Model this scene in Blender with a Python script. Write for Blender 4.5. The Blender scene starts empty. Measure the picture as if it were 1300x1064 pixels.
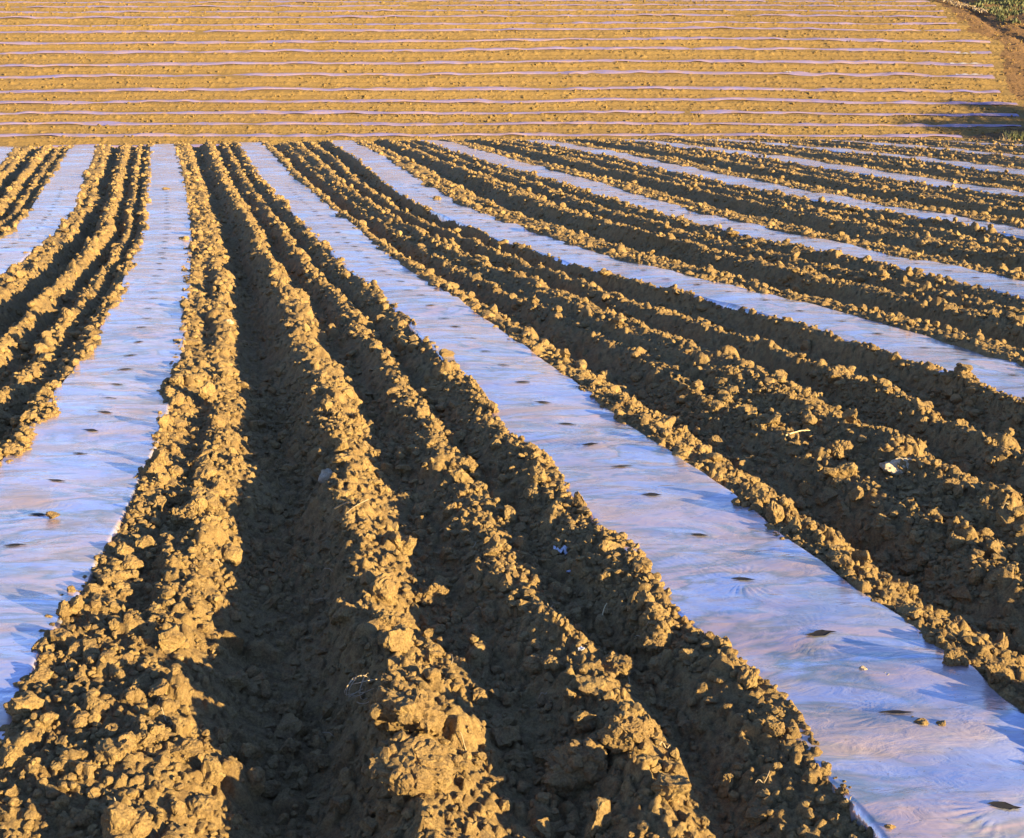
import bpy, bmesh, math, random
import numpy as np
from mathutils import Vector
rng = np.random.default_rng(7); random.seed(7)
S = bpy.context.scene
COL = S.collection

# ------------------------------------------------------------------ camera model (photo pixels <-> ground)
F, CX, CY, H, YH = 1560.0, 650.0, 487.0, 1.8, 110.0
TH = math.atan((CY - YH) / F); CT, ST = math.cos(TH), math.sin(TH)
def ray(px, py):
    a = (np.asarray(px, float) - CX) / F; b = (np.asarray(py, float) - CY) / F
    return a, CT - b * ST, -ST - b * CT          # x, y, z direction
def gnd(px, py, z=0.0):
    a, dy, dz = ray(px, py); t = (z - H) / dz
    return a * t, dy * t
def yd(py): return gnd(0, py)[1]
def proj(X, Y, Z):
    z = np.asarray(Z) - H
    dep = Y * CT - z * ST; up = Y * ST + z * CT
    return CX + F * X / dep, CY - F * up / dep, dep

# ------------------------------------------------------------------ noise
def h2(ix, iy, seed):
    with np.errstate(over='ignore'):
        n = ix.astype(np.int64).astype(np.uint32) * np.uint32(374761393) + iy.astype(np.int64).astype(np.uint32) * np.uint32(668265263) + np.uint32((seed * 2246822519) & 0xffffffff)
        n = (n ^ (n >> np.uint32(13))) * np.uint32(1274126177)
        n = (n ^ (n >> np.uint32(16))) * np.uint32(2654435761)
        n = n ^ (n >> np.uint32(15))
    return (n.astype(np.float64) / 4294967295.0).astype(np.float32)
def vn(x, y, seed=0):
    x = np.asarray(x, float); y = np.asarray(y, float); x, y = np.broadcast_arrays(x, y)
    ix = np.floor(x); iy = np.floor(y); fx = x - ix; fy = y - iy
    fx = fx * fx * (3 - 2 * fx); fy = fy * fy * (3 - 2 * fy)
    a = h2(ix, iy, seed); b = h2(ix + 1, iy, seed); c = h2(ix, iy + 1, seed); d = h2(ix + 1, iy + 1, seed)
    return ((a * (1 - fx) + b * fx) * (1 - fy) + (c * (1 - fx) + d * fx) * fy) * 2 - 1
def fbm(x, y, seed, o=3):
    r = 0; a = 1.0; t = 0
    for i in range(o):
        r = r + a * vn(x * 2 ** i + 17.3 * i, y * 2 ** i - 9.1 * i, seed + i * 31); t += a; a *= .5
    return r / t
def bumps(x, y, cell, seed, dens, rmin=.3, rmax=.62):
    """rounded lumps: height field of randomly placed irregular caps (metres)"""
    gx = x / cell; gy = y / cell; ix = np.floor(gx); iy = np.floor(gy)
    out = np.zeros_like(gx)
    for dx in (-1, 0, 1):
        for dy in (-1, 0, 1):
            cx = ix + dx; cy = iy + dy
            px = cx + h2(cx, cy, seed); py = cy + h2(cx, cy, seed + 1)
            r = rmin + (rmax - rmin) * h2(cx, cy, seed + 2) ** 2
            on = h2(cx, cy, seed + 3) < dens
            ang = h2(cx, cy, seed + 4) * 6.283; ca = np.cos(ang); sa = np.sin(ang)
            ex = (gx - px) * ca + (gy - py) * sa; ey = (-(gx - px) * sa + (gy - py) * ca) * 1.35
            q = r * r - ex * ex - ey * ey
            out = np.maximum(out, np.where(on & (q > 0), np.sqrt(np.maximum(q, 0)), 0))
    return out * cell
def ss(a, b, x):
    t = np.clip((x - a) / (b - a), 0, 1); return t * t * (3 - 2 * t)

# ------------------------------------------------------------------ rows of the near field, read as ground curves
rowpts = {
 -1: [(183,110),(237,82),(270,68),(303,42),(337,-12),(363,-50)],
  0: [(183,207),(240,212),(300,213),(380,197),(440,178),(500,150),(560,124),(600,95),(680,42),(740,-1),(800,-42),(850,-90),(974,-150)],
  1: [(183,317),(225,350),(263,388),(300,426),(337,467),(390,535),(463,620),(500,664),(565,738),(622,806),(695,885),(740,926),(797,990),(850,1068),(895,1100),(974,1180)],
  2: [(180,432),(203,471),(237,516),(270,570),(303,655),(337,757),(363,850),(403,1010),(437,1133),(470,1240)],
  3: [(180,550),(203,622),(220,686),(237,743),(270,843),(303,975),(337,1135),(370,1283)],
  4: [(180,681),(190,733),(203,806),(220,873),(237,955),(253,1033),(270,1126),(297,1285)],
  5: [(180,816),(188,873),(196,943),(210,1033),(220,1093),(233,1175),(247,1265)],
  6: [(180.5,930),(190,1039),(200,1139),(213,1235),(222,1290)],
  7: [(180.5,1062),(190,1193),(201.7,1299)]}
ROWI = list(range(-6, 16)); YT = np.geomspace(1.2, 62, 500); XT = {}
for i, pts in rowpts.items():
    p = np.array(pts, float); X, Y = gnd(p[:, 1], p[:, 0]); o = np.argsort(Y); X, Y = X[o], Y[o]
    sn = .12 if i == 0 else .27
    X = np.concatenate([[X[0] + sn * (Y[0] - 1)], X, [X[-1] - .24 * (70 - Y[-1])]]); Y = np.concatenate([[1.0], Y, [70.]])
    v = np.interp(YT, Y, X)
    k = np.ones(15) / 15; XT[i] = np.convolve(np.pad(v, 7, mode='edge'), k, 'valid')
    XT[i][:8] = v[:8]; XT[i][-8:] = v[-8:]
gapAB = np.interp(YT, [3, 8, 12.4, 15, 18, 22, 38], [2.5, 2.0, 1.8, 1.65, 1.65, 1.85, 2.4])
XT[-1] = np.minimum(np.where(YT < 11.0, XT[0] - gapAB, XT[-1]), XT[0] - 1.5)
for i in (-2, -3, -4, -5, -6): XT[i] = XT[i + 1] - gapAB
for i in range(8, 16): XT[i] = XT[i - 1] + np.maximum(2.55, (XT[7] - XT[6]))
for i in range(-5, 16): XT[i] = np.maximum(XT[i], XT[i - 1] + 1.45)
XTM = np.stack([XT[i] for i in ROWI])                     # rows x YT
def rowx(i, Y): return np.interp(Y, YT, XT[i])
def u_of(X, Y):
    """row coordinate (integer on a film centre) and local pitch; any shape"""
    sh = X.shape; x = X.ravel(); y = Y.ravel()
    fi = np.interp(y, YT, np.arange(len(YT))); a = np.clip(np.floor(fi).astype(int), 0, len(YT) - 2); w = fi - a
    u = np.full(x.shape, -6.0); pit = np.full(x.shape, 2.4)
    prev = XTM[0, a] * (1 - w) + XTM[0, a + 1] * w
    for k in range(1, len(ROWI)):
        cur = XTM[k, a] * (1 - w) + XTM[k, a + 1] * w
        m = (x >= prev) & (x < cur); u[m] = (ROWI[k - 1] + (x - prev) / (cur - prev))[m]; pit[m] = (cur - prev)[m]; prev = cur
    m = x >= prev; u[m] = (ROWI[-1] + (x - prev) / 2.6)[m]
    return u.reshape(sh), pit.reshape(sh)

crx = np.array([-300, 0, 110, 217, 330, 450, 650, 900, 1300, 1800]); cry = np.array([188, 187, 185, 183, 180.5, 178.5, 177.3, 177, 178.5, 180.])
CREST_Q, CREST_Y = gnd(crx, cry); CREST_Q = CREST_Q / CREST_Y
def terrain(X, Y):
    yc = np.interp(X / np.maximum(Y, .1), CREST_Q, CREST_Y)
    s = np.maximum(Y - (yc - 2.2), 0)
    z = np.where(s < 6, -.011 * s * s, -.011 * 36 - .132 * (s - 6))
    return np.maximum(z, -1.6)

def FW(i, Y):
    return np.interp(Y, [3, 5, 8, 10, 14, 20, 30, 40], [.315, .315, .295, .27, .265, .30, .335, .345]) * np.where(np.asarray(i) >= 2, 1.1, 1.0)
G_P = [0, .03, .08, .14, .20, .25, .30, .37, .42, .47, .52, .58, .63, .68, .73, .78, .825, .86, .905, .955, 1.0]
G_Z = [.062, .070, .068, .062, .05, -.015, -.10, -.12, -.06, .065, .095, .04, -.05, -.06, .025, .07, .005, -.035, .04, .072, .068]
G_P1 = [0, .03, .07, .11, .16, .22, .27, .32, .37, .42, .48, .53, .58, .63, .69, .74, .79, .86, .92, .965, 1.0]
G_Z1 = [.062, .08, .085, .03, -.085, -.10, -.03, .035, .0, .02, .085, .02, -.07, -.04, .08, .03, -.06, -.11, -.06, .07, .07]
gg = np.linspace(0, 1, 401); gz1 = np.convolve(np.pad(np.interp(gg, G_P1, G_Z1), 6, mode='edge'), np.ones(13) / 13, 'valid'); gz = np.interp(gg, G_P, G_Z); gz = np.convolve(np.pad(gz, 6, mode='edge'), np.ones(13) / 13, 'valid')
def bed_film(X, Y, i):
    """height of the film surface above the terrain, no fine folds"""
    return .058 + .014 * vn(Y * .55 + i * 7.7, np.zeros_like(Y) + i * 3.1, 5) + .012 * vn(X * 1.9, Y * 1.5, 6)
def field(X, Y, fine=True):
    """-> z of the soil, ridge-ness 0..1 (clod density)"""
    u, pit = u_of(X, Y)
    i = np.round(u)
    wob = .030 * vn(Y * .42, u * 0 + i * 5.3, 11) * 1 + .030 * vn(X * 2.3, Y * 2.3, 12) + .018 * vn(X * 6, Y * 6, 18)
    ed = np.abs(u - i) * pit
    w0 = FW(i, Y)
    wf = w0 * (.96 + .08 * vn(Y * 1.1 + 40 * np.sign(u - i), i * 3.7, 13) + .16 * vn(Y * 3.1, i * 9.1 + np.sign(u - i), 14))
    fr = u - np.floor(u); g = np.clip((fr * pit - w0) / np.maximum(pit - 2 * w0, .3), 0, 1)
    g2 = np.clip(g + wob * np.sin(np.pi * g), 0, 1)
    zp = np.interp(g2, gg, gz)
    fl = np.floor(u); zp = np.where(fl == 1, np.interp(g2, gg, gz1), zp)
    zp = zp - .05 * np.exp(-((g2 - .115) / .035) ** 2) * ss(-.2, .4, vn(Y * .9 + 5, fl * 3.7, 19)) * (fl != 1)
    amp = 1 + .28 * vn(Y * .8 + fl * 11, fl * 2.3 + g * 3, 15) + .26 * vn(Y * 2.6, fl * 2.3 + g * 5, 16)
    # a lower, partly collapsed double ridge in some gaps
    dbl = .05 * np.exp(-((g2 - .41) / .035) ** 2) * ss(-.1, .5, vn(Y * .5, fl * 4.1, 17))
    z = np.where(zp < .05, .05 + (zp - .05) * .95, .05 + (zp - .05) * .95) * amp + dbl
    bf = bed_film(X, Y, i); z = z + (bf - .058 + .008) * np.exp(-np.maximum(ed - wf, 0) / .10)
    insd = ss(.03, -.015, ed - wf)                                     # under film
    zb = bf - .035
    ridge = np.clip(ss(-.09, .06, zp), 0, 1)
    if fine:
        wx = X + .02 * vn(X * 14, Y * 14, 21) + .008 * vn(X * 40, Y * 40, 22); wy = Y + .02 * vn(X * 14, Y * 14, 23) + .008 * vn(X * 40, Y * 40, 24)
        d = .7 + .3 * ridge
        b1 = bumps(wx, wy, .26, 31, .34 * d + .03, .10, .32) * .9
        b2 = bumps(wx, wy, .105, 41, .5 * d + .08, .15, .48) * .85
        b3 = bumps(wx, wy, .05, 51, .8 * d + .15, .2, .55) * .85
        b4 = bumps(wx, wy, .025, 61, np.full_like(X, .75), .2, .6) * .8
        b5 = bumps(wx, wy, .016, 71, np.full_like(X, .75), .2, .6) * .7
        b = np.maximum(np.maximum(b1, b2 + .25 * b1), b3 + .3 * b2) + .55 * b4 + .5 * b5 * ss(9, 5, Y)
        rough = .020 * fbm(X * 5, Y * 5, 81, 3) + .007 * vn(X * 55, Y * 55, 85)
        z = z + (b * (1.12 - .02 * ridge) * (.5 + .5 * ss(.0, .12, ed - wf)) - .024) + rough * (.7 + .6 * ridge)
    z = z * (1 - insd) + zb * insd
    return z + terrain(X, Y), ridge * (1 - insd), ed - wf

# ------------------------------------------------------------------ mesh helpers
def tag(o, label=None, cat=None, group=None, kind=None):
    if label: o['label'] = label
    if cat: o['category'] = cat
    if group: o['group'] = group
    if kind: o['kind'] = kind
    return o
def mk(name, co, faces, mat=None, parent=None, smooth=False, k=None):
    """faces: int array (n,k)"""
    co = np.ascontiguousarray(co, np.float32); faces = np.ascontiguousarray(faces, np.int32)
    me = bpy.data.meshes.new(name); n, k = faces.shape
    me.vertices.add(len(co)); me.vertices.foreach_set('co', co.ravel())
    me.loops.add(n * k); me.loops.foreach_set('vertex_index', faces.ravel())
    me.polygons.add(n); me.polygons.foreach_set('loop_start', np.arange(0, n * k, k, dtype=np.int32))
    me.polygons.foreach_set('loop_total', np.full(n, k, np.int32))
    me.polygons.foreach_set('use_smooth', np.full(n, smooth, bool))
    me.update(calc_edges=True)
    if mat: me.materials.append(mat)
    o = bpy.data.objects.new(name, me); COL.objects.link(o)
    if parent: o.parent = parent
    return o
def gridfaces(nr, nc):
    a = np.arange(nr * nc).reshape(nr, nc)
    return np.stack([a[:-1, :-1], a[:-1, 1:], a[1:, 1:], a[1:, :-1]], -1).reshape(-1, 4)
def ico(s):
    bm = bmesh.new(); bmesh.ops.create_icosphere(bm, subdivisions=s, radius=1)
    v = np.array([x.co[:] for x in bm.verts]); f = np.array([[x.index for x in q.verts] for q in bm.faces]); bm.free(); return v, f
ICO = {s: ico(s) for s in (1, 2, 3, 4, 5)}
def n3(p, s, seed): # cheap 3-d noise from three planes
    return (vn(p[:, 0] * s + seed, p[:, 1] * s, seed) + vn(p[:, 1] * s - seed, p[:, 2] * s + 3.1, seed + 1) + vn(p[:, 2] * s, p[:, 0] * s + 7.7, seed + 2)) / 1.7
def clod_shape(s, seed, ang=1.0):
    v, f = ICO[s]; r = np.random.default_rng(seed)
    p = v.copy()
    for k in range(7):                               # knock flat facets off the lump
        n = r.normal(size=3); n /= np.linalg.norm(n); d = r.uniform(.45, .85)
        t = np.maximum(p @ n - d, 0); p = p - np.outer(t * .93 * ang, n)
    q = p * (1 + .20 * n3(v, 1.7, seed) + (.12 * n3(v, 4.1, seed + 9))[:])[:, None]
    if s >= 3: q = q * (1 + .07 * n3(v, 9, seed + 5))[:, None]
    if s >= 4: q = q * (1 + .045 * n3(v, 19, seed + 6) + .02 * n3(v, 40, seed + 8))[:, None]
    return q, f
VAR = {s: [clod_shape(s, 100 + 13 * k) for k in range(10)] for s in (1, 2, 3, 4)}
def rots(n, r):
    q = r.normal(size=(n, 4)); q /= np.linalg.norm(q, axis=1)[:, None]; w, x, y, z = q.T
    return np.stack([1-2*(y*y+z*z),2*(x*y-z*w),2*(x*z+y*w),2*(x*y+z*w),1-2*(x*x+z*z),2*(y*z-x*w),2*(x*z-y*w),2*(y*z+x*w),1-2*(x*x+y*y)],-1).reshape(n,3,3)
def scatter_mesh(name, X, Y, Z, R, lod, mat, r):
    vs, fs, off = [], [], 0
    for s in np.unique(lod):
        for k in range(10):
            m = np.where((lod == s) & ((np.arange(len(X)) % 10) == k))[0]
            if not len(m): continue
            v, f = VAR[s][k]; M = rots(len(m), r)
            P = np.einsum('nij,vj->nvi', M, v) * R[m][:, None, None] * r.uniform(.75, 1.2, (len(m), 1, 3))
            P[..., 2] *= .85
            P[..., 0] += X[m][:, None]; P[..., 1] += Y[m][:, None]; P[..., 2] += Z[m][:, None]
            nf = (f[None] + (np.arange(len(m)) * len(v))[:, None, None]).reshape(-1, 3) + off
            vs.append(P.reshape(-1, 3)); fs.append(nf); off += len(m) * len(v)
    return mk(name, np.concatenate(vs), np.concatenate(fs), mat)

# ------------------------------------------------------------------ materials
class NT:
    def __init__(s, name):
        s.m = bpy.data.materials.new(name); s.m.use_nodes = True; s.t = s.m.node_tree; s.t.nodes.clear()
        s.out = s.n('ShaderNodeOutputMaterial'); s.b = s.n('ShaderNodeBsdfPrincipled'); s.l(s.b.outputs[0], s.out.inputs[0])
        s.geo = s.n('ShaderNodeNewGeometry')
    def n(s, t, **k):
        x = s.t.nodes.new(t)
        for a, b in k.items(): setattr(x, a, b)
        return x
    def l(s, a, b): s.t.links.new(a, b)
    def noise(s, scale, detail=4, rough=.55, vec=None, dist=0.0):
        x = s.n('ShaderNodeTexNoise'); x.inputs['Scale'].default_value = scale; x.inputs['Detail'].default_value = detail
        x.inputs['Roughness'].default_value = rough; x.inputs['Distortion'].default_value = dist
        s.l(vec or s.geo.outputs['Position'], x.inputs['Vector']); return x.outputs['Fac']
    def ramp(s, fac, stops):
        x = s.n('ShaderNodeValToRGB'); e = x.color_ramp.elements
        while len(e) < len(stops): e.new(.5)
        for q, (p, c) in zip(e, stops): q.position = p; q.color = (*c, 1)
        s.l(fac, x.inputs[0]); return x.outputs[0]
    def mix(s, fac, a, b, mode='MIX'):
        x = s.n('ShaderNodeMix', data_type='RGBA', blend_type=mode)
        if isinstance(fac, (int, float)): x.inputs[0].default_value = fac
        else: s.l(fac, x.inputs[0])
        for v, k in ((a, 6), (b, 7)):
            if isinstance(v, tuple): x.inputs[k].default_value = (*v, 1)
            else: s.l(v, x.inputs[k])
        return x.outputs[2]
    def bump(s, h, dist, strength=1, prev=None):
        x = s.n('ShaderNodeBump'); x.inputs['Distance'].default_value = dist; x.inputs['Strength'].default_value = strength
        s.l(h, x.inputs['Height'])
        if prev: s.l(prev, x.inputs['Normal'])
        return x.outputs[0]
    def mapv(s, scale, rot=0):
        x = s.n('ShaderNodeMapping'); x.inputs['Scale'].default_value = scale; x.inputs['Rotation'].default_value = (0, 0, rot)
        s.l(s.geo.outputs['Position'], x.inputs[0]); return x.outputs[0]
    def setp(s, **k):
        for a, v in k.items(): s.b.inputs[a.replace('_', ' ')].default_value = v
def soil_mat(name, c0, c1, c2, bs=1.0, big=.5):
    t = NT(name)
    a = t.ramp(t.noise(big, 5, .6), [(.3, c0), (.7, c1)])
    b = t.mix(t.ramp(t.noise(23, 5, .7), [(.42, (0, 0, 0)), (.62, (1, 1, 1))]), a, c2)
    sp = t.ramp(t.noise(160, 3, .6), [(.35, (.62, .6, .58)), (.6, (1.1, 1.1, 1.1))])
    t.l(t.mix(.75, b, sp, 'MULTIPLY'), t.b.inputs['Base Color'])
    n = t.bump(t.noise(55, 6, .75), .012 * bs); n = t.bump(t.noise(240, 4, .7), .004 * bs, 1, n)
    t.l(n, t.b.inputs['Normal']); t.setp(Roughness=.95); t.b.inputs['Specular IOR Level'].default_value = .15
    return t.m
M_soil = soil_mat('field_soil_mat', (.26, .172, .072), (.345, .235, .098), (.20, .128, .056))
M_clod = soil_mat('clod_soil_mat', (.29, .195, .082), (.345, .235, .098), (.23, .15, .068), 1.0, 2.5)
M_bigclod = soil_mat('big_clod_soil_mat', (.27, .18, .078), (.33, .225, .095), (.215, .14, .065), 1.0, 6)
M_hill = soil_mat('hillside_soil_mat', (.26, .168, .060), (.33, .218, .074), (.225, .145, .052), 3.0, .07)
M_head = soil_mat('headland_soil_mat', (.21, .12, .052), (.27, .16, .07), (.155, .09, .042), 4.0, .3)
M_stone = soil_mat('pale_stone_mat', (.50, .40, .27), (.56, .46, .32), (.43, .34, .22), .5, 5)
M_holeshade = NT('hole_shade_mat'); M_holeshade.setp(Roughness=.9); M_holeshade.b.inputs['Base Color'].default_value = (.007, .006, .007, 1); M_holeshade = M_holeshade.m  # soil in the planting holes, their shade painted in as a near-black base colour
def film_mat(name, far=False):
    t = NT(name)
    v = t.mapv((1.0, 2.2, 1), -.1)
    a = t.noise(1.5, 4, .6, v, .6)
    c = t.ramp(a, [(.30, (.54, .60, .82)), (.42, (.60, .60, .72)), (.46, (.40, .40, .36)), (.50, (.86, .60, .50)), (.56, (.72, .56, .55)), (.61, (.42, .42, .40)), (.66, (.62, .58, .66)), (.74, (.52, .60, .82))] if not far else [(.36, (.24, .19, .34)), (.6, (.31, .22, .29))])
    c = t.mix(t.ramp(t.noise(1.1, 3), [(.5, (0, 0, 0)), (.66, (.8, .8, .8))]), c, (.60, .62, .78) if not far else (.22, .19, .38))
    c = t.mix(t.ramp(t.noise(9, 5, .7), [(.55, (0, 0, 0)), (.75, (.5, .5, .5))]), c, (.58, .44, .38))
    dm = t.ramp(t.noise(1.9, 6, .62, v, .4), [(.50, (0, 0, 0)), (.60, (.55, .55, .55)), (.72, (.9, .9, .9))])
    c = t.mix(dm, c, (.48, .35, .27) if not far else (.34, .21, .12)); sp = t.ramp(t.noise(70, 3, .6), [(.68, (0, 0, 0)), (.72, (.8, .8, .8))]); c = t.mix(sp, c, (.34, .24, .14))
    t.l(c, t.b.inputs['Base Color'])
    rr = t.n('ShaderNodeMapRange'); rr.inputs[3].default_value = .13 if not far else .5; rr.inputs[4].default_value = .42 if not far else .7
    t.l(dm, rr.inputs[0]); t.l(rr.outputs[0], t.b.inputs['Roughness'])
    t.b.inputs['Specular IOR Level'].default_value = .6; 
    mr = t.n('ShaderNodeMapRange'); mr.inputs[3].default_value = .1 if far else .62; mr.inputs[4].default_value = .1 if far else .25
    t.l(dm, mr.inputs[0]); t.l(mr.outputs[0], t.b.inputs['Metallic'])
    n = t.bump(t.noise(2.2, 3, .45, v, .6), .03, .5)
    w = t.n('ShaderNodeTexWave'); w.inputs['Scale'].default_value = 13; w.inputs['Distortion'].default_value = 1.6; w.inputs['Detail'].default_value = 2; w.inputs['Detail Scale'].default_value = .6
    t.l(t.mapv((1, 1, 1), -.6), w.inputs['Vector'])
    wm = t.n('ShaderNodeMath', operation='MULTIPLY'); t.l(w.outputs['Fac'], wm.inputs[0]); t.l(t.ramp(t.noise(1.3, 2), [(.58, (0, 0, 0)), (.68, (.7, .7, .7))]), wm.inputs[1])
    n = t.bump(wm.outputs[0], .001, .5, n)
    n = t.bump(t.noise(6, 5, .6, v, 1.6), .009, .55, n); n = t.bump(t.noise(24, 4, .6), .0012, .6, n)
    t.l(n, t.b.inputs['Normal'])
    return t.m
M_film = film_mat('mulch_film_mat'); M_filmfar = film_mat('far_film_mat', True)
def plain(name, c, rough=.7, var=.25, sc=20, trans=0):
    t = NT(name)
    t.l(t.ramp(t.noise(sc, 4), [(.3, tuple(x * (1 - var) for x in c)), (.7, tuple(min(1, x * (1 + var)) for x in c))]), t.b.inputs['Base Color']); t.setp(Roughness=rough)
    return t.m
M_white = plain('white_scrap_mat', (.5, .5, .56), .35); M_straw = plain('straw_mat', (.55, .42, .22), .8)
M_grass = plain('grass_mat', (.085, .095, .03), .7, .5, 2); M_leaf = plain('leaf_mat', (.07, .10, .03), .6, .4, 1.5)
M_dark = plain('dark_leaf_mat', (.03, .05, .018), .7, .4, 1.5); M_bark = plain('bark_mat', (.13, .09, .06), .9)
M_dry = plain('dry_stalk_mat', (.36, .27, .16), .8)

# ------------------------------------------------------------------ near field
def near_field():
    nr, nc = 1500, 1300
    Y = np.geomspace(2.2, 50, nr)
    q = np.linspace(-.62, .66, nc)
    YY, QQ = np.meshgrid(Y, q, indexing='ij'); XX = QQ * (YY + 1.0)
    XX = XX + .0003 * YY * vn(QQ * 3000, YY * 50, 3)
    Z, _, _ = field(XX, YY)
    o = mk('field_ground', np.stack([XX, YY, Z], -1).reshape(-1, 3), gridfaces(nr, nc), M_soil, smooth=True)
    tag(o, 'cloddy brown ploughed soil heaped in ridges between the film strips', 'soil', kind='structure')
near_field()

# ------------------------------------------------------------------ hill (rows of film seen across the slope)
HR = [200, 186, 171, 156, 142, 127.5, 112.5, 93.5, 79, 63.5, 51.5, 38, 30.5, 20.5, 13.5, 7, 1.5, -4, -10]
HP = [2.55] * len(HR)
Yk, Zk = [54.5], []
a, dy, dz = ray(650, HR[0]); Zk = [H + dz / dy * Yk[0]]
for k in range(1, len(HR)):
    sp = (HR[max(k - 2, 0)] - HR[min(k + 1, len(HR) - 1)]) / (min(k + 1, len(HR) - 1) - max(k - 2, 0))
    a, dy, dz = ray(650, HR[k]); s = dz / dy
    # slope from smoothed spacing, pitch absorbs the rest
    d0 = math.hypot(Yk[-1], 1); pit = 2.55 * (HR[k - 1] - HR[k]) / sp
    lo, hi = Yk[-1], Yk[-1] + pit
    # point on the ray at distance pit from the previous one
    A = 1 + s * s; B = -2 * Yk[-1] + 2 * s * (H - Zk[-1]); C = Yk[-1] ** 2 + (H - Zk[-1]) ** 2 - pit * pit
    D = B * B - 4 * A * C
    y = (-B + math.sqrt(max(D, 0))) / (2 * A); y = max(y, Yk[-1] + .9)
    Yk.append(y); Zk.append(H + s * y)
print('HILL', [(round(a, 1), round(b, 2)) for a, b in zip(Yk, Zk)])
Yk = np.array(Yk); Zk = np.array(Zk)
sl = (Zk[-1] - Zk[-4]) / (Yk[-1] - Yk[-4])
HY = np.concatenate([[46, 51], Yk, [Yk[-1] + 12, Yk[-1] + 40, Yk[-1] + 160]]); HZ = np.concatenate([[-1.75, -1.7], Zk, [Zk[-1] + 12 * sl, Zk[-1] + 12 * sl + 28 * .13, Zk[-1] + 12 * sl + 28 * .13 + 2]])
def hbow(X, Y, k=0):
    px = CX + F * X / Y
    dyp = np.interp(px, [-300, 0, 433, 866, 1240, 1600], [6, 3.5, 0, -2.6, 2.2, 7])
    return dyp * .17 * ss(56, 68, Y) + dyp * .05
def hill_z(X, Y): return np.interp(Y, HY, HZ) + .12 * vn(X * .05, Y * .05, 201) * ss(56, 66, Y)
HENDPX = [1205, 1205, 1212, 1285, 1280, 1278, 1255, 1246, 1244, 1240, 1238, 1200, 1195, 1182, 1178, 1168, 1160, 1150, 1140]
def hill_end(v): return np.interp(v, Yk, (np.array(HENDPX) - CX) / F)    # X/Y ratio where the rows stop
def hill_field(X, Y):
    v = Y + hbow(X, Y) + .16 * vn(X * .22, Y * .3, 202) + .06 * vn(X * .8, Y * .3, 207)
    k = np.interp(v, Yk, np.arange(len(Yk)), left=-1, right=len(Yk)); kk = np.round(k)
    pit = np.interp(v, (Yk[1:] + Yk[:-1]) / 2, np.diff(Yk))
    e = np.abs(k - kk) * pit
    row = ss(.03, -.01, X / Y - hill_end(v))
    prof = .08 * np.cos((k - kk) * 2 * math.pi * 3) * ss(.33, .5, e)
    inside = ss(.38, .30, e) * row
    furrow = (prof + .06 * np.exp(-((e - .5) / .12) ** 2)) * row
    wx = X + .05 * vn(X * 6, Y * 6, 210)
    b = bumps(wx, Y, .42, 211, .5 + 0 * X, .12, .34) + .8 * bumps(wx, Y, .2, 215, .8 + 0 * X, .2, .55) + .5 * bumps(wx, Y, .1, 219, .8 + 0 * X, .2, .6)
    tick = .03 * np.maximum(0, vn(X * 3.2, Y * .9, 223))
    ruts = 0
    hx = X / Y - hill_end(v)
    ruts = -.22 * np.exp(-((hx - .028 - .006 * vn(Y * .2, 0 * Y, 225)) / .006) ** 2) - .13 * np.exp(-((hx - .052) / .006) ** 2) - .15 * np.exp(-((hx - .085 - .01 * vn(Y * .15, 0 * Y, 227)) / .008) ** 2) + .13 * vn(X * .9, Y * .9, 226) * (1 - row)
    z = hill_z(X, Y) + furrow + (.5 * b + tick - .035) * (1 - inside) + ruts * (1 - row) - .03 * inside
    return z, inside, k
def hill():
    nr, nc = 1150, 1150
    Y = 49 + (105 - 49) * np.linspace(0, 1, nr) ** 1.25
    q = np.linspace(-.56, .58, nc); YY, QQ = np.meshgrid(Y, q, indexing='ij'); XX = QQ * YY
    Z, ins, k = hill_field(XX, YY)
    o = mk('hillside', np.stack([XX, YY, Z], -1).reshape(-1, 3), gridfaces(nr, nc), M_hill, smooth=True)
    tag(o, 'sunlit yellow brown hillside facing the camera behind the crest', 'hillside', kind='structure')
    # headland: material index by face
    v = YY + hbow(XX, YY); out = (XX / YY - hill_end(v) + .004 * vn(XX * 1.3, YY * 1.3, 230)) > .005
    f = out[:-1, :-1].ravel().astype(np.int32); o.data.materials.append(M_head); o.data.polygons.foreach_set('material_index', f)
hill()
# coarse land all round (under and beyond the two detailed sheets)
def land():
    xs = np.concatenate([np.linspace(-300, -60, 13), np.linspace(-55, 55, 45), np.linspace(60, 300, 13)]); ys = np.concatenate([np.linspace(-60, 0, 10), np.linspace(4, 110, 54), np.linspace(116, 420, 22)])
    YY, XX = np.meshgrid(ys, xs, indexing='ij')
    z = np.where(YY < 50, terrain(XX, YY), np.interp(YY, HY, HZ)) - .45
    z = np.where(YY < -2, -.45, z) + .3 * vn(XX * .03, YY * .03, 9) * ss(90, 140, YY)
    o = mk('land', np.stack([XX, YY, z], -1).reshape(-1, 3), gridfaces(len(ys), len(xs)), M_hill, smooth=True)
    tag(o, 'bare brown land all round the field', 'land', kind='structure')
land()

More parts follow.
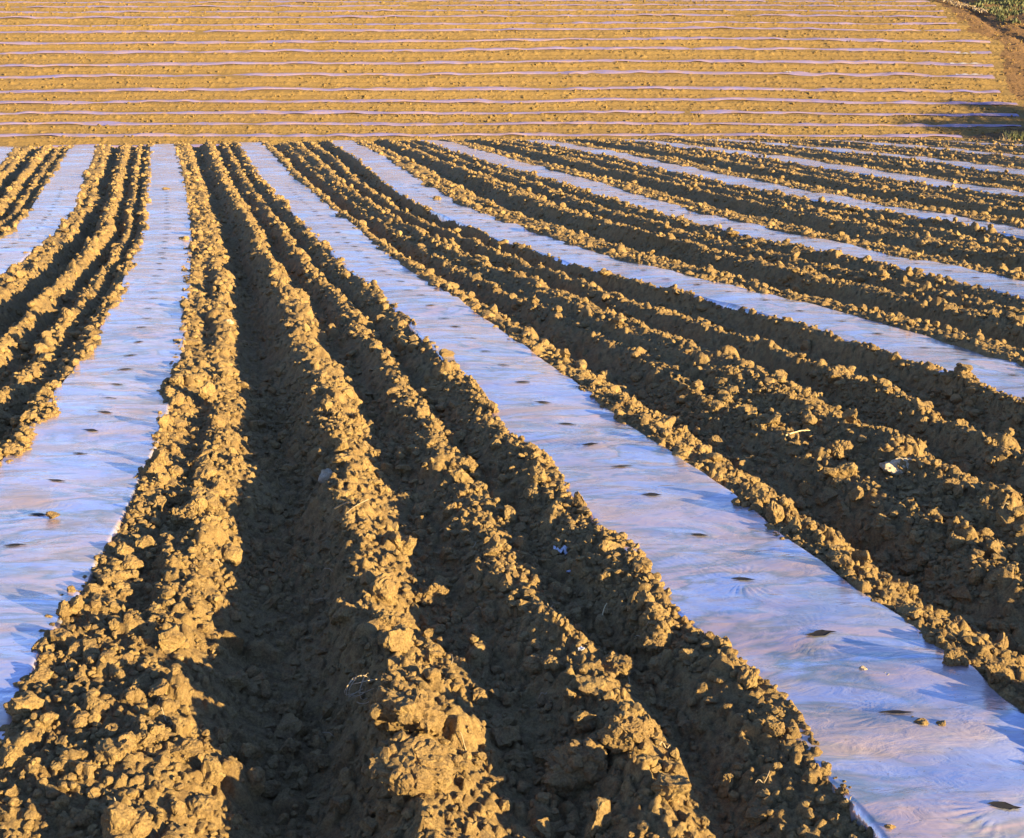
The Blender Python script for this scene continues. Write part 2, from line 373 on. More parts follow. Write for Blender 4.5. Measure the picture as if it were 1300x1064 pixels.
# ------------------------------------------------------------------ film strips
def nearest_slit(i, Y):
    return None
names = {-2: 'short end of film strip at the far left edge on the crest',
 -1: 'narrow film strip running off the left edge a third of the way down',
 0: 'shiny lilac film strip from the bottom left corner up to the crest',
 1: 'widest blue film strip, running up from the bottom right corner',
 2: 'film strip next right of the widest one, leaving the frame halfway down',
 3: 'film strip leaving the right edge a third of the way down',
 4: 'film strip crossing the right edge high up, fourth after the bottom left one',
 5: 'thin pale blue film strip, fifth after the bottom left one',
 6: 'very thin film strip near the crest, sixth after the bottom left one',
 7: 'sliver of film under the crest, seventh after the bottom left one',
 8: 'last hair thin film strip on the crest at the right edge'}
slit_y = {}
def slits(i):
    """planting holes: distances along a strip"""
    if i == 1: pys = [1055, 932, 830, 757, 695, 645, 606, 576, 548, 523, 500]
    elif i == 0: pys = [1050, 955, 870, 790, 712, 669, 628, 592, 563, 541, 520, 502]
    else: pys = []
    ys = [float(yd(p)) for p in pys]
    y = (ys[-1] if ys else 2.4 + .17 * (i % 3))
    step = .43 if ys else .43
    while y < 22:
        y += step * (1 + .04 * math.sin(y * 9 + i)); ys.append(y)
    return np.array(sorted(ys))
def fold(X, Y, s, i):
    amp = ss(30, 8, Y)
    z = .018 * vn(X * 1.5 + i, Y * 1.7, 301) + .005 * vn(X * 2.2, Y * 6 + X * 2, 302) * (.4 + .6 * amp) + .0018 * vn(X * 5, Y * 15 + X * 6, 303) * amp
    z = z + .0055 * np.sin(Y * 14.6 + 2.5 * vn(X * 1.2, Y * .8, 306)) * (.3 + .7 * ss(-.3, .4, vn(X * 1.4, Y * 1.1, 307))) * amp
    z = z + .0006 * vn(X * 22 + Y * 14, Y * 5 - X * 3, 304) * amp * ss(0, .5, vn(X * 1.5, Y * 1.5, 305))
    return z
film_fn = {}
def make_film(i):
    y0 = 2.0; y1 = 47.0
    Y = np.geomspace(y0, y1, 1500 if i in (0, 1) else 700)
    # denser close to the camera
    px, py, _ = proj(rowx(i, Y), Y, 0 * Y)
    vis = (px > -900) & (px < 2200)
    Y = Y[vis]; nc = 121 if i in (0, 1) else 51
    s = np.linspace(-1, 1, nc); YY, SS = np.meshgrid(Y, s, indexing='ij')
    pit = (rowx(i + 1, YY) - rowx(i, YY)) * (SS > 0) + (rowx(i, YY) - rowx(i - 1, YY)) * (SS <= 0)
    W = FW(i, YY) + .14
    XX = rowx(i, YY) + SS * W
    ed = np.abs(SS) * W - FW(i, YY)
    Z = terrain(XX, YY) + bed_film(XX, YY, float(i)) + fold(XX, YY, SS, i) - .16 * ss(.035, .10, ed) - .012 * SS ** 2
    sy = slits(i); 
    if len(sy):
        cx = rowx(i, sy) + .012 * np.sin(sy * 7)
        j = np.clip(np.searchsorted((sy[1:] + sy[:-1]) / 2, YY), 0, len(sy) - 1)
        dx = XX - cx[j]; dyy = YY - sy[j]; r = np.hypot(dx / 1.25, dyy); an = np.arctan2(dyy, dx)
        Z = Z + .0013 * np.sin(an * 34 + 3 * np.sin(an * 2 + sy[j] * 3)) * np.exp(-((r - .085) / .045) ** 2) * np.clip(.5 + vn(np.cos(an) * 1.5 + sy[j] * 9, np.sin(an) * 1.5, 333), 0, 1.4) * ss(14, 5, YY)
        Z = Z + .004 * np.exp(-(r / .07) ** 2)
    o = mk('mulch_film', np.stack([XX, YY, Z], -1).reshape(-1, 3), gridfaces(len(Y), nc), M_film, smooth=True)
    tag(o, names[i], 'plastic film', 'film strips laid along the rows of the near field')
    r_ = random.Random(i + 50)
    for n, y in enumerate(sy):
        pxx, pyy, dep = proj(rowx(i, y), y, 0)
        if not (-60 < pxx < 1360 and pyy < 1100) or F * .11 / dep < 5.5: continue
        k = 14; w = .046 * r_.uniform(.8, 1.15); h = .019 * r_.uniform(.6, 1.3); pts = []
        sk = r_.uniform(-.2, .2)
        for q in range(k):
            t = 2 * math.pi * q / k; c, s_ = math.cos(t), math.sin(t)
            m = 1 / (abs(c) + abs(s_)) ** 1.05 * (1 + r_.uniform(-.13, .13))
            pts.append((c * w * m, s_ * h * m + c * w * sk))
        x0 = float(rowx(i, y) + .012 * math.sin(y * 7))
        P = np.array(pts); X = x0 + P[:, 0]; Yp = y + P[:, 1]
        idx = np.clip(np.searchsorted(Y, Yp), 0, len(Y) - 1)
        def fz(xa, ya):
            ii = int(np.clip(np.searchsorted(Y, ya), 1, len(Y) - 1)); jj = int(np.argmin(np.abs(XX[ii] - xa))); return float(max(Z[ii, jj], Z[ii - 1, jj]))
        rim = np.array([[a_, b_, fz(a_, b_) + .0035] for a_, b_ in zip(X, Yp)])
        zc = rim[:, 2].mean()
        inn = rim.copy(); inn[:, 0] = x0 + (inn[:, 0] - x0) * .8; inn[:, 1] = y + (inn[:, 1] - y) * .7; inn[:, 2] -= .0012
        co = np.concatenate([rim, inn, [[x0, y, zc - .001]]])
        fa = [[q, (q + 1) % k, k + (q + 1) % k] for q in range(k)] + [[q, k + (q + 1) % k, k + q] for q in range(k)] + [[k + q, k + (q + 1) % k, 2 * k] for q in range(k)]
        mk('planting_hole', co, np.array(fa), M_holeshade, o)  # shallow diamond laid on the film; its dark colour replaces the shade of a recess
    film_fn[i] = (Y, XX, Z)
    return o
for i in range(-2, 9): make_film(i)

ordn = ['first', 'second', 'third', 'fourth', 'fifth', 'sixth', 'seventh', 'eighth', 'ninth', 'tenth', 'eleventh', 'twelfth', 'thirteenth', 'fourteenth', 'fifteenth', 'sixteenth', 'seventeenth']
def far_film(k, n):
    q1 = (HENDPX[k] - CX) / F; q = np.linspace(-.50, q1 - .002, 900)
    v = Yk[k]; Y = np.full_like(q, v)
    for _ in range(25): X = q * Y; Y = v - (hbow(X, Y) + .16 * vn(X * .22, Y * .3, 202) + .06 * vn(X * .8, Y * .3, 207))
    X = q * Y; nc = 9; s = np.linspace(-1, 1, nc); 
    wv = .21 * (1 + .5 * vn(X * .6, X * 0 + k * 3.3, 240) + .15 * vn(X * 2.1, X * 0 + k, 241))
    SS, XX = np.meshgrid(s, X); YY = Y[:, None] + SS * wv[:, None]
    Z = hill_z(XX, YY) + .03 + .05 * vn(XX * 1.1, YY * 2, 242) + .03 * vn(XX * .45, YY * 0 + k * 5, 243) - .05 * SS ** 4
    o = mk('mulch_film', np.stack([XX, YY, Z], -1).reshape(-1, 3), gridfaces(len(X), nc), M_filmfar, smooth=True)
    tag(o, 'thin lavender film strip across the far hillside, %s one up from the crest' % ordn[n], 'plastic film', 'film strips laid across the far hillside')
n = 0
for k in range(1, len(HR) - 2): far_film(k, n); n += 1

# ------------------------------------------------------------------ clods
def near_clods():
    r = np.random.default_rng(3); out = []
    def batch(n, y0, y1, r0, r1, lod, pw, floor=False):
        Y = np.sqrt(r.uniform(y0 ** 2, y1 ** 2, n * 3)); X = r.uniform(-.48, .5, n * 3) * (Y + .6)
        u, pit = u_of(X, Y);         z, ridge, ed = field(X, Y, True)
        p = np.where(ed > .0, .7 + .3 * ridge, np.where(ed > -.10, .05, .010)) * (.45 + .9 * ss(-.3, .5, vn(X * 1.3, Y * 1.3, 401)))
        if floor: p = np.where(ed > .05, 1 - ridge, 0)
        keep = r.uniform(size=len(X)) < p; keep &= np.cumsum(keep) <= n
        X, Y, z, ridge, ed = X[keep], Y[keep], z[keep], ridge[keep], ed[keep]
        R = r0 * (r1 / r0) ** (r.uniform(size=len(X)) ** pw)
        if not floor: R = np.where((ridge < .3) & (r.uniform(size=len(X)) < .55), np.minimum(R, r0 * 2), R); R = np.where(ed < .03, np.minimum(R, .02), R)
        out.append(np.stack([X, Y, z + R * r.uniform(-.1, .45, len(X)), R, np.full(len(X), lod)], 1))
    batch(3000, 2.6, 7.5, .016, .054, 3, 3.2)
    batch(22000, 2.6, 7.5, .006, .020, 2, 1.6)
    batch(1200, 2.6, 8, .016, .050, 3, 2.6, True); batch(700, 8, 16, .02, .05, 2, 2.6, True)
    batch(8500, 7, 14, .012, .052, 2, 3.0)
    batch(10000, 14, 26, .018, .062, 2, 3.0)
    batch(8000, 26, 46, .03, .08, 1, 1.8)
    return np.concatenate(out)
C = near_clods()
px, py, dep = proj(C[:, 0], C[:, 1], C[:, 2]); app = F * C[:, 3] / dep
inview = (px > 5) & (px < 1295) & (py > 170) & (py < 1060)
order = np.argsort(-np.where(inview, app, 0))
# hand placed lumps: px, py, radius px, flatness, description, material
SPEC = [
 (515, 900, 40, .8, 'large rough flat topped clod on the central ridge just above the bottom of the field', 'soil clod', M_bigclod),
 (522, 962, 46, .62, 'very large cracked lump of soil at the bottom of the central ridge', 'soil clod', M_bigclod),
 (185, 925, 28, .60, 'wide humped clod sitting alone in shadow near the bottom left', 'soil clod', M_bigclod),
 (232, 946, 17, .6, 'rounded reddish clod right beside the wide humped one at the bottom left', 'soil clod', M_bigclod),
 (738, 965, 42, .65, 'broad brown clod with sunlit top at the bottom edge right of the middle', 'soil clod', M_bigclod),
 (795, 925, 25, .8, 'blocky sunlit clod with a dark left side near the bottom, left of the widest film', 'soil clod', M_bigclod),
 (785, 842, 16, .75, 'rounded clod standing alone in the shaded furrow left of the widest film', 'soil clod', M_bigclod),
 (824, 860, 13, .8, 'small lump lit on its right side beside the rounded clod in the shaded furrow', 'soil clod', M_bigclod),
 (830, 812, 14, .5, 'flat hooked clod in the furrow right of the dry twig', 'soil clod', M_bigclod),
 (237, 658, 17, .95, 'upright pointed yellow clod right of the bottom left film strip', 'soil clod', M_bigclod),
 (228, 627, 15, .7, 'rounded yellow clod just above the upright pointed one by the left film', 'soil clod', M_bigclod),
 (495, 787, 19, .8, 'big pale lump in the middle of the broad central ridge', 'soil clod', M_bigclod),
 (545, 752, 18, .8, 'lump of soil at the right side of the broad central ridge', 'soil clod', M_bigclod),
 (587, 588, 14, .7, 'smooth pale clod at the right side of the second ridge left of the widest film', 'soil clod', M_bigclod),
 (392, 570, 10, .7, 'single sunlit clod lying left of the central ridge in deep shade', 'soil clod', M_bigclod),
 (512, 592, 9, .6, 'flat clod in the shade right of the central ridge', 'soil clod', M_bigclod),
 (371, 900, 17, .85, 'smooth brown stone in the deep shade left of the central ridge', 'stone', M_bigclod),
 (415, 603, 11, .75, 'angular whitish stone on the left flank of the central ridge', 'stone', M_stone),
 (1137, 588, 18, .62, 'large cream white stone on a ridge at the right', 'stone', M_stone),
 (1066, 574, 14, 1.1, 'upright yellow clod left of the large cream white stone', 'soil clod', M_bigclod),
 (1057, 596, 11, .6, 'low flat clod under the upright one, left of the cream white stone', 'soil clod', M_bigclod),
 (1209, 618, 11, 1.0, 'tall knobbly clod on the ridge right of the cream white stone', 'soil clod', M_bigclod),
 (1265, 693, 13, .8, 'round clod alone on the low ridge near the right edge', 'soil clod', M_bigclod),
 (1210, 838, 16, .8, 'squarish clod on the right shoulder of the widest film near the bottom right', 'soil clod', M_bigclod),
 (1262, 850, 15, .8, 'pointed clod on the furrow side of the widest film shoulder, bottom right', 'soil clod', M_bigclod),
 (290, 407, 7, .5, 'flat pale stone on the ridge right of the left film strip', 'stone', M_stone),
 (1096, 849, 4.5, .9, 'small round pale pebble lying on the widest film', 'pebble', M_stone),
 (1126, 857, 4.5, .7, 'pinkish pebble on the widest film right of the round pale one', 'pebble', M_stone),
 (67, 652, 8, .5, 'little crumb of soil resting on the bottom left film', 'soil clod', M_bigclod),
 (1170, 917, 9, .6, 'clod on the widest film, left one of the dark clump near the bottom right', 'soil clod', M_clod),
 (1196, 919, 8, .6, 'clod on the widest film, right one of the dark clump near the bottom right', 'soil clod', M_clod),
 (1156, 912, 6, .6, 'dark crumb at the left end of the clump on the widest film', 'soil clod', M_clod),
 (234, 301, 6, .5, 'clump of soil spilt on the left film strip by its right edge', 'soil clod', M_clod),
 (211, 239, 5, .4, 'dark clump lying across the left film strip high up the field', 'soil clod', M_clod),
 (556, 250, 6, .4, 'dark clump on the film right of the widest one', 'soil clod', M_clod),
 (768, 345, 7, .4, 'dark flattened clump lying on the film right of the widest one, halfway up', 'soil clod', M_clod),
 (930, 294, 8, .35, 'dark flattened clump on the third film strip from the bottom left', 'soil clod', M_clod),
 (1085, 264, 7, .35, 'dark flattened clump on the bright blue film strip at the upper right', 'soil clod', M_clod),
 (678, 217, 5, .35, 'small dark clump on the film high up near the crest', 'soil clod', M_clod),
 (1203, 475, 8, .5, 'clod lying on the film near the right edge, halfway down', 'soil clod', M_clod)]
sx, sy_, _, _, _, _, _ = zip(*SPEC)
def hit(px_, py_, film=True):
    a, dy, dz = ray(px_, py_); Y = np.geomspace(2.25, 49, 5000); X = a / dy * Y; zr = H + dz / dy * Y
    z, _, ed = field(X, Y, True); z = z + .035 * (ed < 0); k = int(np.argmax(z > zr)); return float(X[k]), float(Y[k]), float(z[k]), bool(ed[k] < 0)
def place_lump(px_, py_, rp, flat, label, cat, mat, seed, group=None):
    X, Y, zz, onfilm = hit(px_, py_ + rp * .5)
    R = rp * 1.1 * math.hypot(Y, H) / F
    sub = 5 if rp > 12 else 4
    v, f = clod_shape(sub, 900 + seed, 1.0); r = np.random.default_rng(seed)
    v = v @ rots(1, r)[0].T; v = v * np.array([1.05, .85, flat])
    if rp > 12: v = v * (1 + .05 * n3(v, 14, seed)[:, None] + .03 * n3(v, 33, seed + 4)[:, None])
    if rp > 12 and mat is M_bigclod:                  # crumbs grown onto the lump
        r2 = np.random.default_rng(seed + 70); vs, fs, off = [v], [f], len(v)
        for q in range(46):
            p = v[r2.integers(len(v))]; cv, cf = VAR[3][q % 10]; vs.append(cv @ rots(1, r2)[0].T * r2.uniform(.08, .26) + p * .93); fs.append(cf + off); off += len(cv)
        v = np.concatenate(vs); f = np.concatenate(fs)
    o = mk('stone' if cat == 'stone' else 'pebble' if cat == 'pebble' else 'soil_clod', v * R, f, mat, smooth=(cat != 'soil clod'))
    o.location = (X, Y, zz + R * flat * (.45 if onfilm else .35))
    tag(o, label, cat, group)
for n, sp in enumerate(SPEC): place_lump(*sp, seed=n * 7 + 1, group='soil clods lying on the field' if sp[5] == 'soil clod' else None)
# the largest of the scattered clods are things of their own
NB = 262; big = order[:NB]; rest = np.setdiff1d(np.arange(len(C)), big)
def zone(c, sz):
    u, pit = u_of(np.array([c[0]]), np.array([c[1]])); u = float(u[0]); i = math.floor(u); fr = (u - i - .12) / .76
    fn = {-3: 'the left edge', -2: 'the leftmost film', -1: 'the narrow left film', 0: 'the bottom left film', 1: 'the widest film', 2: 'the second widest film', 3: 'the third widest film'}
    nm = lambda k: fn.get(k, 'the upper right films')
    if fr < .17: w = 'right shoulder of ' + nm(i)
    elif fr < .4: w = 'furrow right of ' + nm(i)
    elif fr < .6: w = 'broad ridge right of ' + nm(i)
    elif fr < .88: w = 'low ridge left of ' + nm(i + 1)
    else: w = 'left shoulder of ' + nm(i + 1)
    pxx, pyy, _ = proj(c[0], c[1], c[2])
    d = ['bottom', 'lower part', 'mid height', 'upper part'][int(np.digitize(-pyy, [-900, -700, -480]))]
    return '%s clod on %s, %s' % (sz, w, d)
meshes = [mk('soil_clod', v, f, M_clod) for v, f in VAR[4]]
first = {k: True for k in range(10)}
for n, ci in enumerate(big):
    c = C[ci]; k = n % 10; base = meshes[k]
    if first[k]: o = base; first[k] = False
    else: o = base.copy(); COL.objects.link(o)
    o.location = (c[0], c[1], c[2]); R = c[3]; o.scale = (R * random.uniform(.8, 1.2), R * random.uniform(.8, 1.2), R * random.uniform(.7, 1.0)); o.rotation_euler = [random.uniform(0, 6.28) for _ in range(3)]
    a_ = app[ci]; sz = 'large lumpy' if a_ > 17 else 'fist sized' if a_ > 12 else 'small crumbly'
    tag(o, zone(c, sz), 'soil clod', 'soil clods lying on the field')
R_ = C[rest]; g_ = np.random.default_rng(5)
o = scatter_mesh('soil_crumbs', R_[:, 0], R_[:, 1], R_[:, 2], R_[:, 3], R_[:, 4].astype(int), M_clod, g_)
tag(o, 'countless crumbs and small clods of brown soil strewn over the ridges', 'soil crumbs', kind='stuff')
# hillside clods
def hill_clods():
    r = np.random.default_rng(8); n = 42000
    Y = r.uniform(54, 99, n); X = r.uniform(-.45, .5, n) * Y
    z, ins, k = hill_field(X, Y); p = np.where(ins > .2, .03, .35 + .65 * ss(-.2, .5, vn(X * .8, Y * .8, 260)))
    m = r.uniform(size=n) < p; X, Y, z = X[m], Y[m], z[m]; R = .025 * (.10 / .025) ** (r.uniform(size=len(X)) ** 3.0)
    o = scatter_mesh('hillside_crumbs', X, Y, z + R * .3, R, np.ones(len(X), int), M_hill, r)
    tag(o, 'scattered crumbs and clods of soil between the rows on the far hillside', 'soil crumbs', kind='stuff')
hill_clods()

# ------------------------------------------------------------------ litter, twigs, roots
def tube(name, pts, rad, mat, parent=None, k=6):
    pts = [Vector(p) for p in pts]; co, fa = [], []
    for n, p in enumerate(pts):
        d = (pts[min(n + 1, len(pts) - 1)] - pts[max(n - 1, 0)]).normalized(); a = d.orthogonal().normalized(); b = d.cross(a)
        rr = rad[n] if isinstance(rad, (list, tuple)) else rad
        for q in range(k): t = 2 * math.pi * q / k; co.append(p + (a * math.cos(t) + b * math.sin(t)) * rr)
    for n in range(len(pts) - 1):
        for q in range(k): fa.append([n * k + q, n * k + (q + 1) % k, (n + 1) * k + (q + 1) % k, (n + 1) * k + q])
    return mk(name, np.array([c[:] for c in co]), np.array(fa), mat, parent, smooth=True)
def soil_at(px_, py_, lift=0):
    X, Y, z, _ = hit(px_, py_); return Vector((X, Y, z + lift))
def stick(p0, p1, rad, mat, name, label, cat, l0=.02, l1=.02, bend=.01, group=None):
    a, b = soil_at(*p0, l0), soil_at(*p1, l1); pts = []
    for q in range(9):
        t = q / 8; p = a.lerp(b, t); p.z += bend * math.sin(t * math.pi) ; p.x += bend * .5 * math.sin(t * 5); pts.append(p)
    o = tube(name, pts, [rad * (1 - .5 * q / 8) for q in range(9)], mat); tag(o, label, cat, group); return o
stick((755, 805), (772, 783), .0022, M_straw, 'twig', 'thin dry twig leaning up out of the furrow left of the widest film', 'twig', .01, .05)
stick((997, 558), (1029, 552), .004, M_straw, 'twig', 'bleached pale twig lying across the ridge left of the upright yellow clod', 'twig')
stick((468, 644), (441, 662), .002, M_dry, 'straw', 'bent white straw hanging down the left side of the central ridge', 'straw', .03)
stick((425, 652), (448, 645), .003, M_dry, 'straw', 'pale straw sticking out left from the central ridge', 'straw', .02)
for k, (a_, b_) in enumerate([((395, 768), (420, 766)), ((410, 935), (426, 943)), ((604, 776), (612, 779)), ((412, 726), (424, 733)), ((600, 700), (606, 694)), ((573, 848), (575, 838))]):
    stick(a_, b_, .0013, M_dry, 'straw', ['straw lying flat in the shade left of the central ridge', 'short straw near the bottom left of the central ridge', 'tiny straw in the shade right of the central ridge', 'slanting straw left of the central ridge, above the flat one', 'tiny bit of straw between the central ridge and the low ridge', 'curved straw standing right of the central ridge near the bottom'][k], 'straw', .012, .02, .006, 'straws scattered in the soil')
r_ = random.Random(31)
for k in range(34):
    x, y = r_.uniform(20, 1280), r_.uniform(560, 1030); L_ = r_.uniform(8, 26); a_ = r_.uniform(-.7, .7)
    p = soil_at(x, y)
    if field(np.array([p.x]), np.array([p.y]))[2][0] < .03: continue
    q = Vector((p.x + L_ * p.y / F * math.cos(a_), p.y + L_ * p.y / F * math.sin(a_) * 1.5, 0)); q.z = float(field(np.array([q.x]), np.array([q.y]))[0][0])
    pts = [p.lerp(q, t / 6) + Vector((0, 0, .012 + .012 * math.sin(t * 1.1 + k))) for t in range(7)]
    tag(tube('straw', pts, .0013, M_dry), 'thin pale straw lying loose among the crumbs of soil', 'straw', 'straws scattered in the soil')
# root tangle
c0 = soil_at(452, 905, .05); r_ = random.Random(4)
root = bpy.data.objects.new('root_tangle', None); COL.objects.link(root); root.location = c0; tag(root, 'looping pale root tangle at the left side of the large flat topped clod', 'roots')
for k in range(5):
    pts = []; ph = r_.uniform(0, 6); a1 = r_.uniform(.02, .05); a2 = r_.uniform(.02, .045)
    for q in range(22):
        t = q / 21 * r_.uniform(4.4, 4.8); pts.append((a1 * math.cos(t + ph) + .05 * k / 5, .03 * math.sin(t * 1.7 + ph), .03 + a2 * math.sin(t + ph) * .8))
    tube('root', pts, .0014, M_dry, root, 5)
def scrap(px_, py_, size, label, seed):
    p = soil_at(px_, py_, size * .5); n = 14; xs = np.linspace(-1, 1, n); A, B = np.meshgrid(xs, xs)
    z = .5 * vn(A * 2.2 + seed, B * 2.2, seed) + .2 * vn(A * 6, B * 6 + seed, seed + 1)
    m = 1 - .35 * vn(A * 1.5, B * 1.5 + seed, seed + 2)
    o = mk('plastic_scrap', np.stack([A * m * size, B * m * size * .8, z * size * 1.2], -1).reshape(-1, 3), gridfaces(n, n), M_white, smooth=True); o.location = p
    tag(o, label, 'plastic scrap')
scrap(712, 703, .028, 'crumpled white plastic scrap in the shaded furrow left of the widest film', 3)
scrap(723, 728, .010, 'tiny white plastic shred below the crumpled scrap in the furrow', 5)
scrap(738, 826, .011, 'small bluish plastic bit at the foot of the dry twig', 8)

# bright loose film ends on the hill
def hill_pt(px_, py_):
    a, dy, dz = ray(px_, py_); Y = np.linspace(52, 110, 4000); zz = H + dz / dy * Y; X = a / dy * Y
    d = hill_z(X, Y) - zz; k = int(np.argmax(d > 0)); return float(X[k]), float(Y[k]), float(hill_z(X[k:k+1], Y[k:k+1])[0])
for n, (xa, xb, y, lb) in enumerate([(1213, 1240, 70, 'white loose film end at the right of the far hillside, topmost of three'), (1206, 1246, 83, 'long white loose film end at the right of the far hillside, middle of three'), (1213, 1247, 97, 'white loose film end at the right of the far hillside, lowest of three'), (996, 1006, 94, 'short white flap of film lying in the far hillside rows')]):
    P = [hill_pt(x, y) for x in np.linspace(xa, xb, 14)]; co = []
    for q, (x, yy, z) in enumerate(P): 
        h = .03 + .02 * math.sin(q * 1.3 + n)
        co += [(x, yy - .06, z + .10), (x, yy - .02, z + .10 + h * .6), (x, yy + .03, z + .10 + h), (x, yy + .08, z + .1 + h * .8)]
    o = mk('film_end', np.array(co), gridfaces(14, 4), M_white, smooth=True); tag(o, lb, 'plastic film')

# ------------------------------------------------------------------ verge at the right: grass bank, stalks, bushes, tufts, tree
def blades(name, P, hgt, wid, mat, r, lean=.5, parent=None):
    n = len(P); an = r.uniform(0, 6.283, n); h = hgt * r.uniform(.5, 1.3, n); w = wid * r.uniform(.6, 1.3, n); la = r.uniform(0, 6.283, n); ll = lean * h * r.uniform(.2, 1, n)
    dx = np.cos(an) * w; dy = np.sin(an) * w; lx = np.cos(la) * ll; ly = np.sin(la) * ll
    a = P + np.stack([-dx, -dy, 0 * h - .02], 1); b = P + np.stack([dx, dy, 0 * h - .02], 1)
    c = P + np.stack([dx * .7 + lx * .35, dy * .7 + ly * .35, h * .6], 1); d = P + np.stack([-dx * .7 + lx * .35, -dy * .7 + ly * .35, h * .6], 1); e = P + np.stack([lx, ly, h], 1)
    co = np.stack([a, b, c, d, e], 1).reshape(-1, 3); o5 = (np.arange(n) * 5)[:, None]
    f = np.concatenate([o5 + [[0, 1, 2]], o5 + [[0, 2, 3]], o5 + [[3, 2, 4]]]); return mk(name, co, f, mat, parent)
rg = np.random.default_rng(12)
n = 30000; Y = rg.uniform(82, 105, n); X = rg.uniform(.34, .56, n) * Y
px2, py2, _ = proj(X, Y, hill_z(X, Y))
edge = np.interp(py2, [-40, 0, 12, 30, 38], [1190, 1222, 1245, 1280, 1330]); m = (px2 > edge + 10 * vn(X * .9, Y * .9, 70)) & (vn(X * 1.6, Y * 1.6, 71) > .0) & (py2 < 37)
P = np.stack([X[m], Y[m], hill_field(X[m], Y[m])[0]], 1)
tag(blades('grass', P, .22, .05, M_grass, rg), 'patchy green grass on the bank in the top right corner', 'grass', kind='stuff')
def along(p0, p1, n, jit):
    t = rg.uniform(size=n); A = [hill_pt(p0[0] + (p1[0] - p0[0]) * a + rg.normal() * jit, p0[1] + (p1[1] - p0[1]) * a + rg.normal() * jit * .35) for a in t]
    return np.array(A)
P = np.concatenate([along((1186, -2), (1226, 10), 160, 3), along((1222, 8), (1252, 18), 130, 2.5)]); P[:, 2] += .08
tag(blades('dry_stalks', P, .16, .06, M_dry, rg, 2.5), 'line of pale dry stalks along the field edge at the top right', 'dry stalks', kind='stuff')
# tufts by the lower right
for n, (x, y, hh, lb) in enumerate([(1276, 178, .55, 'dry grass tuft at the foot of the hillside, left one at the right edge'), (1287, 178, .7, 'tallest grass tuft at the foot of the hillside, middle one at the right edge'), (1297, 177, .6, 'green grass tuft on the right edge of the frame below the hillside')]):
    X, Y = float(gnd(x, 178)[0]), float(gnd(x, 178)[1]); a_, dyy, dzz = ray(x, y); Y = 50.0; X = a_ / dyy * Y; z = H + dzz / dyy * Y - .35
    P = np.tile([[0, 0, 0]], (110, 1)) + rg.normal(size=(110, 3)) * [.13, .13, 0]
    o = blades('grass_tuft', P, hh * .9, .02, M_grass if n else M_dry, rg, .5); o.location = (X, Y, z); tag(o, lb, 'grass tuft', 'grass tufts below the hillside')
def foliage(name, c, rad, n, size, mat, parent, r):
    d = r.normal(size=(n, 3)); d /= np.linalg.norm(d, axis=1)[:, None]; rr = r.uniform(.35, 1, n)[:, None] ** .6
    lump = (1 + .3 * n3(d, 2.3, 5))[:, None]; P = d * rr * lump * np.array(rad) + np.array(c)
    M = rots(n, r); q = np.array([[-1, -.4, 0], [0, -.6, .1], [1, 0, 0], [0, .6, .1]]) * size
    V = np.einsum('nij,vj->nvi', M, q) + P[:, None]; f = (np.arange(n) * 4)[:, None] + np.array([[0, 1, 2, 3]])
    return mk(name, V.reshape(-1, 3), f, mat, parent)
for n, (x, y, R, lb) in enumerate([(1262, -9, 1.0, 'dark bush on the top edge above the grass bank, left one'), (1284, -4, 1.2, 'dark bush in the top right corner, middle one'), (1302, 2, 1.3, 'dark bush at the right edge of the top right corner')]):
    p = hill_pt(x, y); o = bpy.data.objects.new('bush', None); COL.objects.link(o); o.location = p; tag(o, lb, 'bush', 'bushes above the grass bank')
    foliage('foliage', (0, 0, R * .7), (R, R, R * .75), 2200, .07, M_dark, o, rg)
    for q in range(3): tube('stem', [(0, 0, -.1), (.1 * (q - 1), .05, R * .4), (.35 * (q - 1), .1 * q, R * .9)], [.035, .025, .01], M_bark, o)
def tree(loc, hgt, R, label, seed):
    r = np.random.default_rng(seed); o = bpy.data.objects.new('tree', None); COL.objects.link(o); o.location = loc; tag(o, label, 'tree', 'trees beside the field outside the frame')
    t = tube('trunk', [(0, 0, -.4), (.05, 0, hgt * .25), (-.08, .05, hgt * .5), (.05, 0, hgt * .8)], [.2, .16, .11, .04], M_bark, o, 10)
    for q in range(7):
        a = q * 2.4; z0 = hgt * (.3 + .07 * q); tube('limb', [(0, 0, z0), (math.cos(a) * R * .4, math.sin(a) * R * .4, z0 + .4), (math.cos(a) * R * .8, math.sin(a) * R * .8, z0 + 1.0)], [.07, .045, .015], M_bark, o, 7)
    cs = [(0, 0, hgt * .8, .6)] + [(math.cos(q * 2.4) * R * .6, math.sin(q * 2.4) * R * .6, hgt * (.42 + .07 * q), .5) for q in range(7)]
    n = 0; Vs = []
    vs, fs, off = [], [], 0
    for cx, cy, cz, s in cs:
        nn = 800; d = r.normal(size=(nn, 3)); d /= np.linalg.norm(d, axis=1)[:, None]; P = d * (r.uniform(.2, 1, nn)[:, None] ** .6) * R * s + [cx, cy, cz]
        M = rots(nn, r); V = np.einsum('nij,vj->nvi', M, np.array([[-1, -.4, 0], [0, -.6, .1], [1, 0, 0], [0, .6, .1]]) * .09) + P[:, None]
        vs.append(V.reshape(-1, 3)); fs.append((np.arange(nn) * 4)[:, None] + np.array([[0, 1, 2, 3]]) + off); off += nn * 4
    mk('crown', np.concatenate(vs), np.concatenate(fs), M_leaf, o)

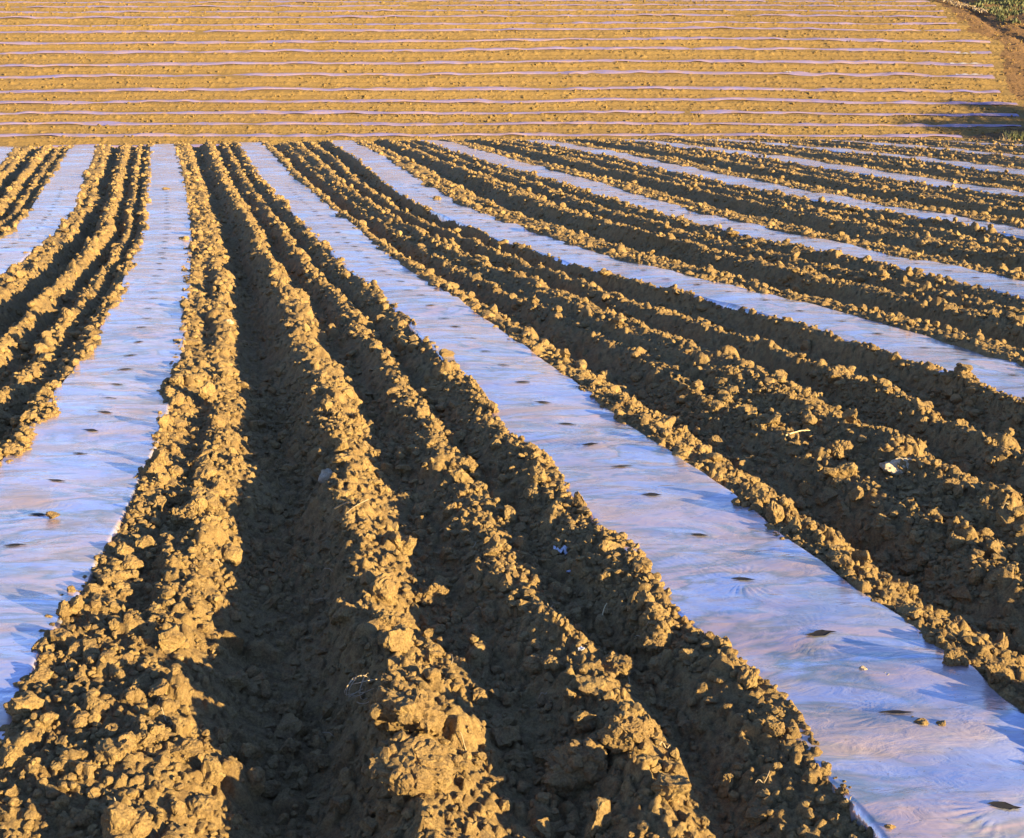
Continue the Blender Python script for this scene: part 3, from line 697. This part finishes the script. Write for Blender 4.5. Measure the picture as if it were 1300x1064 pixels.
# ------------------------------------------------------------------ light
AZ, EL = math.radians(57), math.radians(9.4)          # azimuth measured from straight behind towards the right
sd = Vector((math.sin(AZ) * math.cos(EL), -math.cos(AZ) * math.cos(EL), math.sin(EL)))
L = bpy.data.lights.new('sun', 'SUN'); L.energy = 5; L.angle = math.radians(.5); L.color = (1, .77, .38)
lo = bpy.data.objects.new('sun', L); COL.objects.link(lo); lo.rotation_euler = sd.to_track_quat('Z', 'Y').to_euler()
W = bpy.data.worlds.new('World'); S.world = W; W.use_nodes = True; nt = W.node_tree
sk = nt.nodes.new('ShaderNodeTexSky'); sk.sky_type = 'NISHITA'; sk.sun_disc = False; sk.sun_elevation = EL; sk.sun_rotation = math.pi - AZ; sk.air_density = 1.4; sk.dust_density = 0.0; sk.ozone_density = 5.0
bg = nt.nodes['Background']; bg.inputs[1].default_value = .09
mx = nt.nodes.new('ShaderNodeMix'); mx.data_type = 'RGBA'; mx.blend_type = 'MULTIPLY'; mx.inputs[0].default_value = 1; mx.inputs[7].default_value = (1.30, .97, 1.2, 1)
nt.links.new(sk.outputs[0], mx.inputs[6]); nt.links.new(mx.outputs[2], bg.inputs[0])
# tree outside the frame whose shadow falls on the foot of the hillside
for n, (px_, py_, t) in enumerate([(1362, 168, 17), (1330, 176, 16), (1392, 156, 19), (1445, 162, 21)]):
    x, y, z = hill_pt(px_, py_); bx = x + sd.x / math.cos(EL) * t; by = y + sd.y / math.cos(EL) * t
    base = float(terrain(np.array([bx]), np.array([by]))[0]) if by < 50 else -1.6
    zc = z + t * math.tan(EL)
    tree((bx, by, base), (zc - base) / .68, 2.1, ['leafy tree beside the field just outside the right edge', 'low leafy tree nearest the crest outside the right edge', 'taller leafy tree behind the others outside the frame', 'leafy tree furthest right outside the frame'][n], 20 + n)

cam = bpy.data.cameras.new('camera'); co = bpy.data.objects.new('camera', cam); COL.objects.link(co); S.camera = co
cam.sensor_fit = 'HORIZONTAL'; cam.sensor_width = 36; cam.lens = 36 * F / 1300; cam.shift_y = (CY - 532) / 1300
co.location = (0, 0, H); co.rotation_euler = (math.pi / 2 - TH, 0, 0); cam.clip_end = 2000; cam.clip_start = .05
V = S.view_settings; V.view_transform = 'Standard'; V.look = 'None'; V.gamma = 1; V.exposure = 2.03
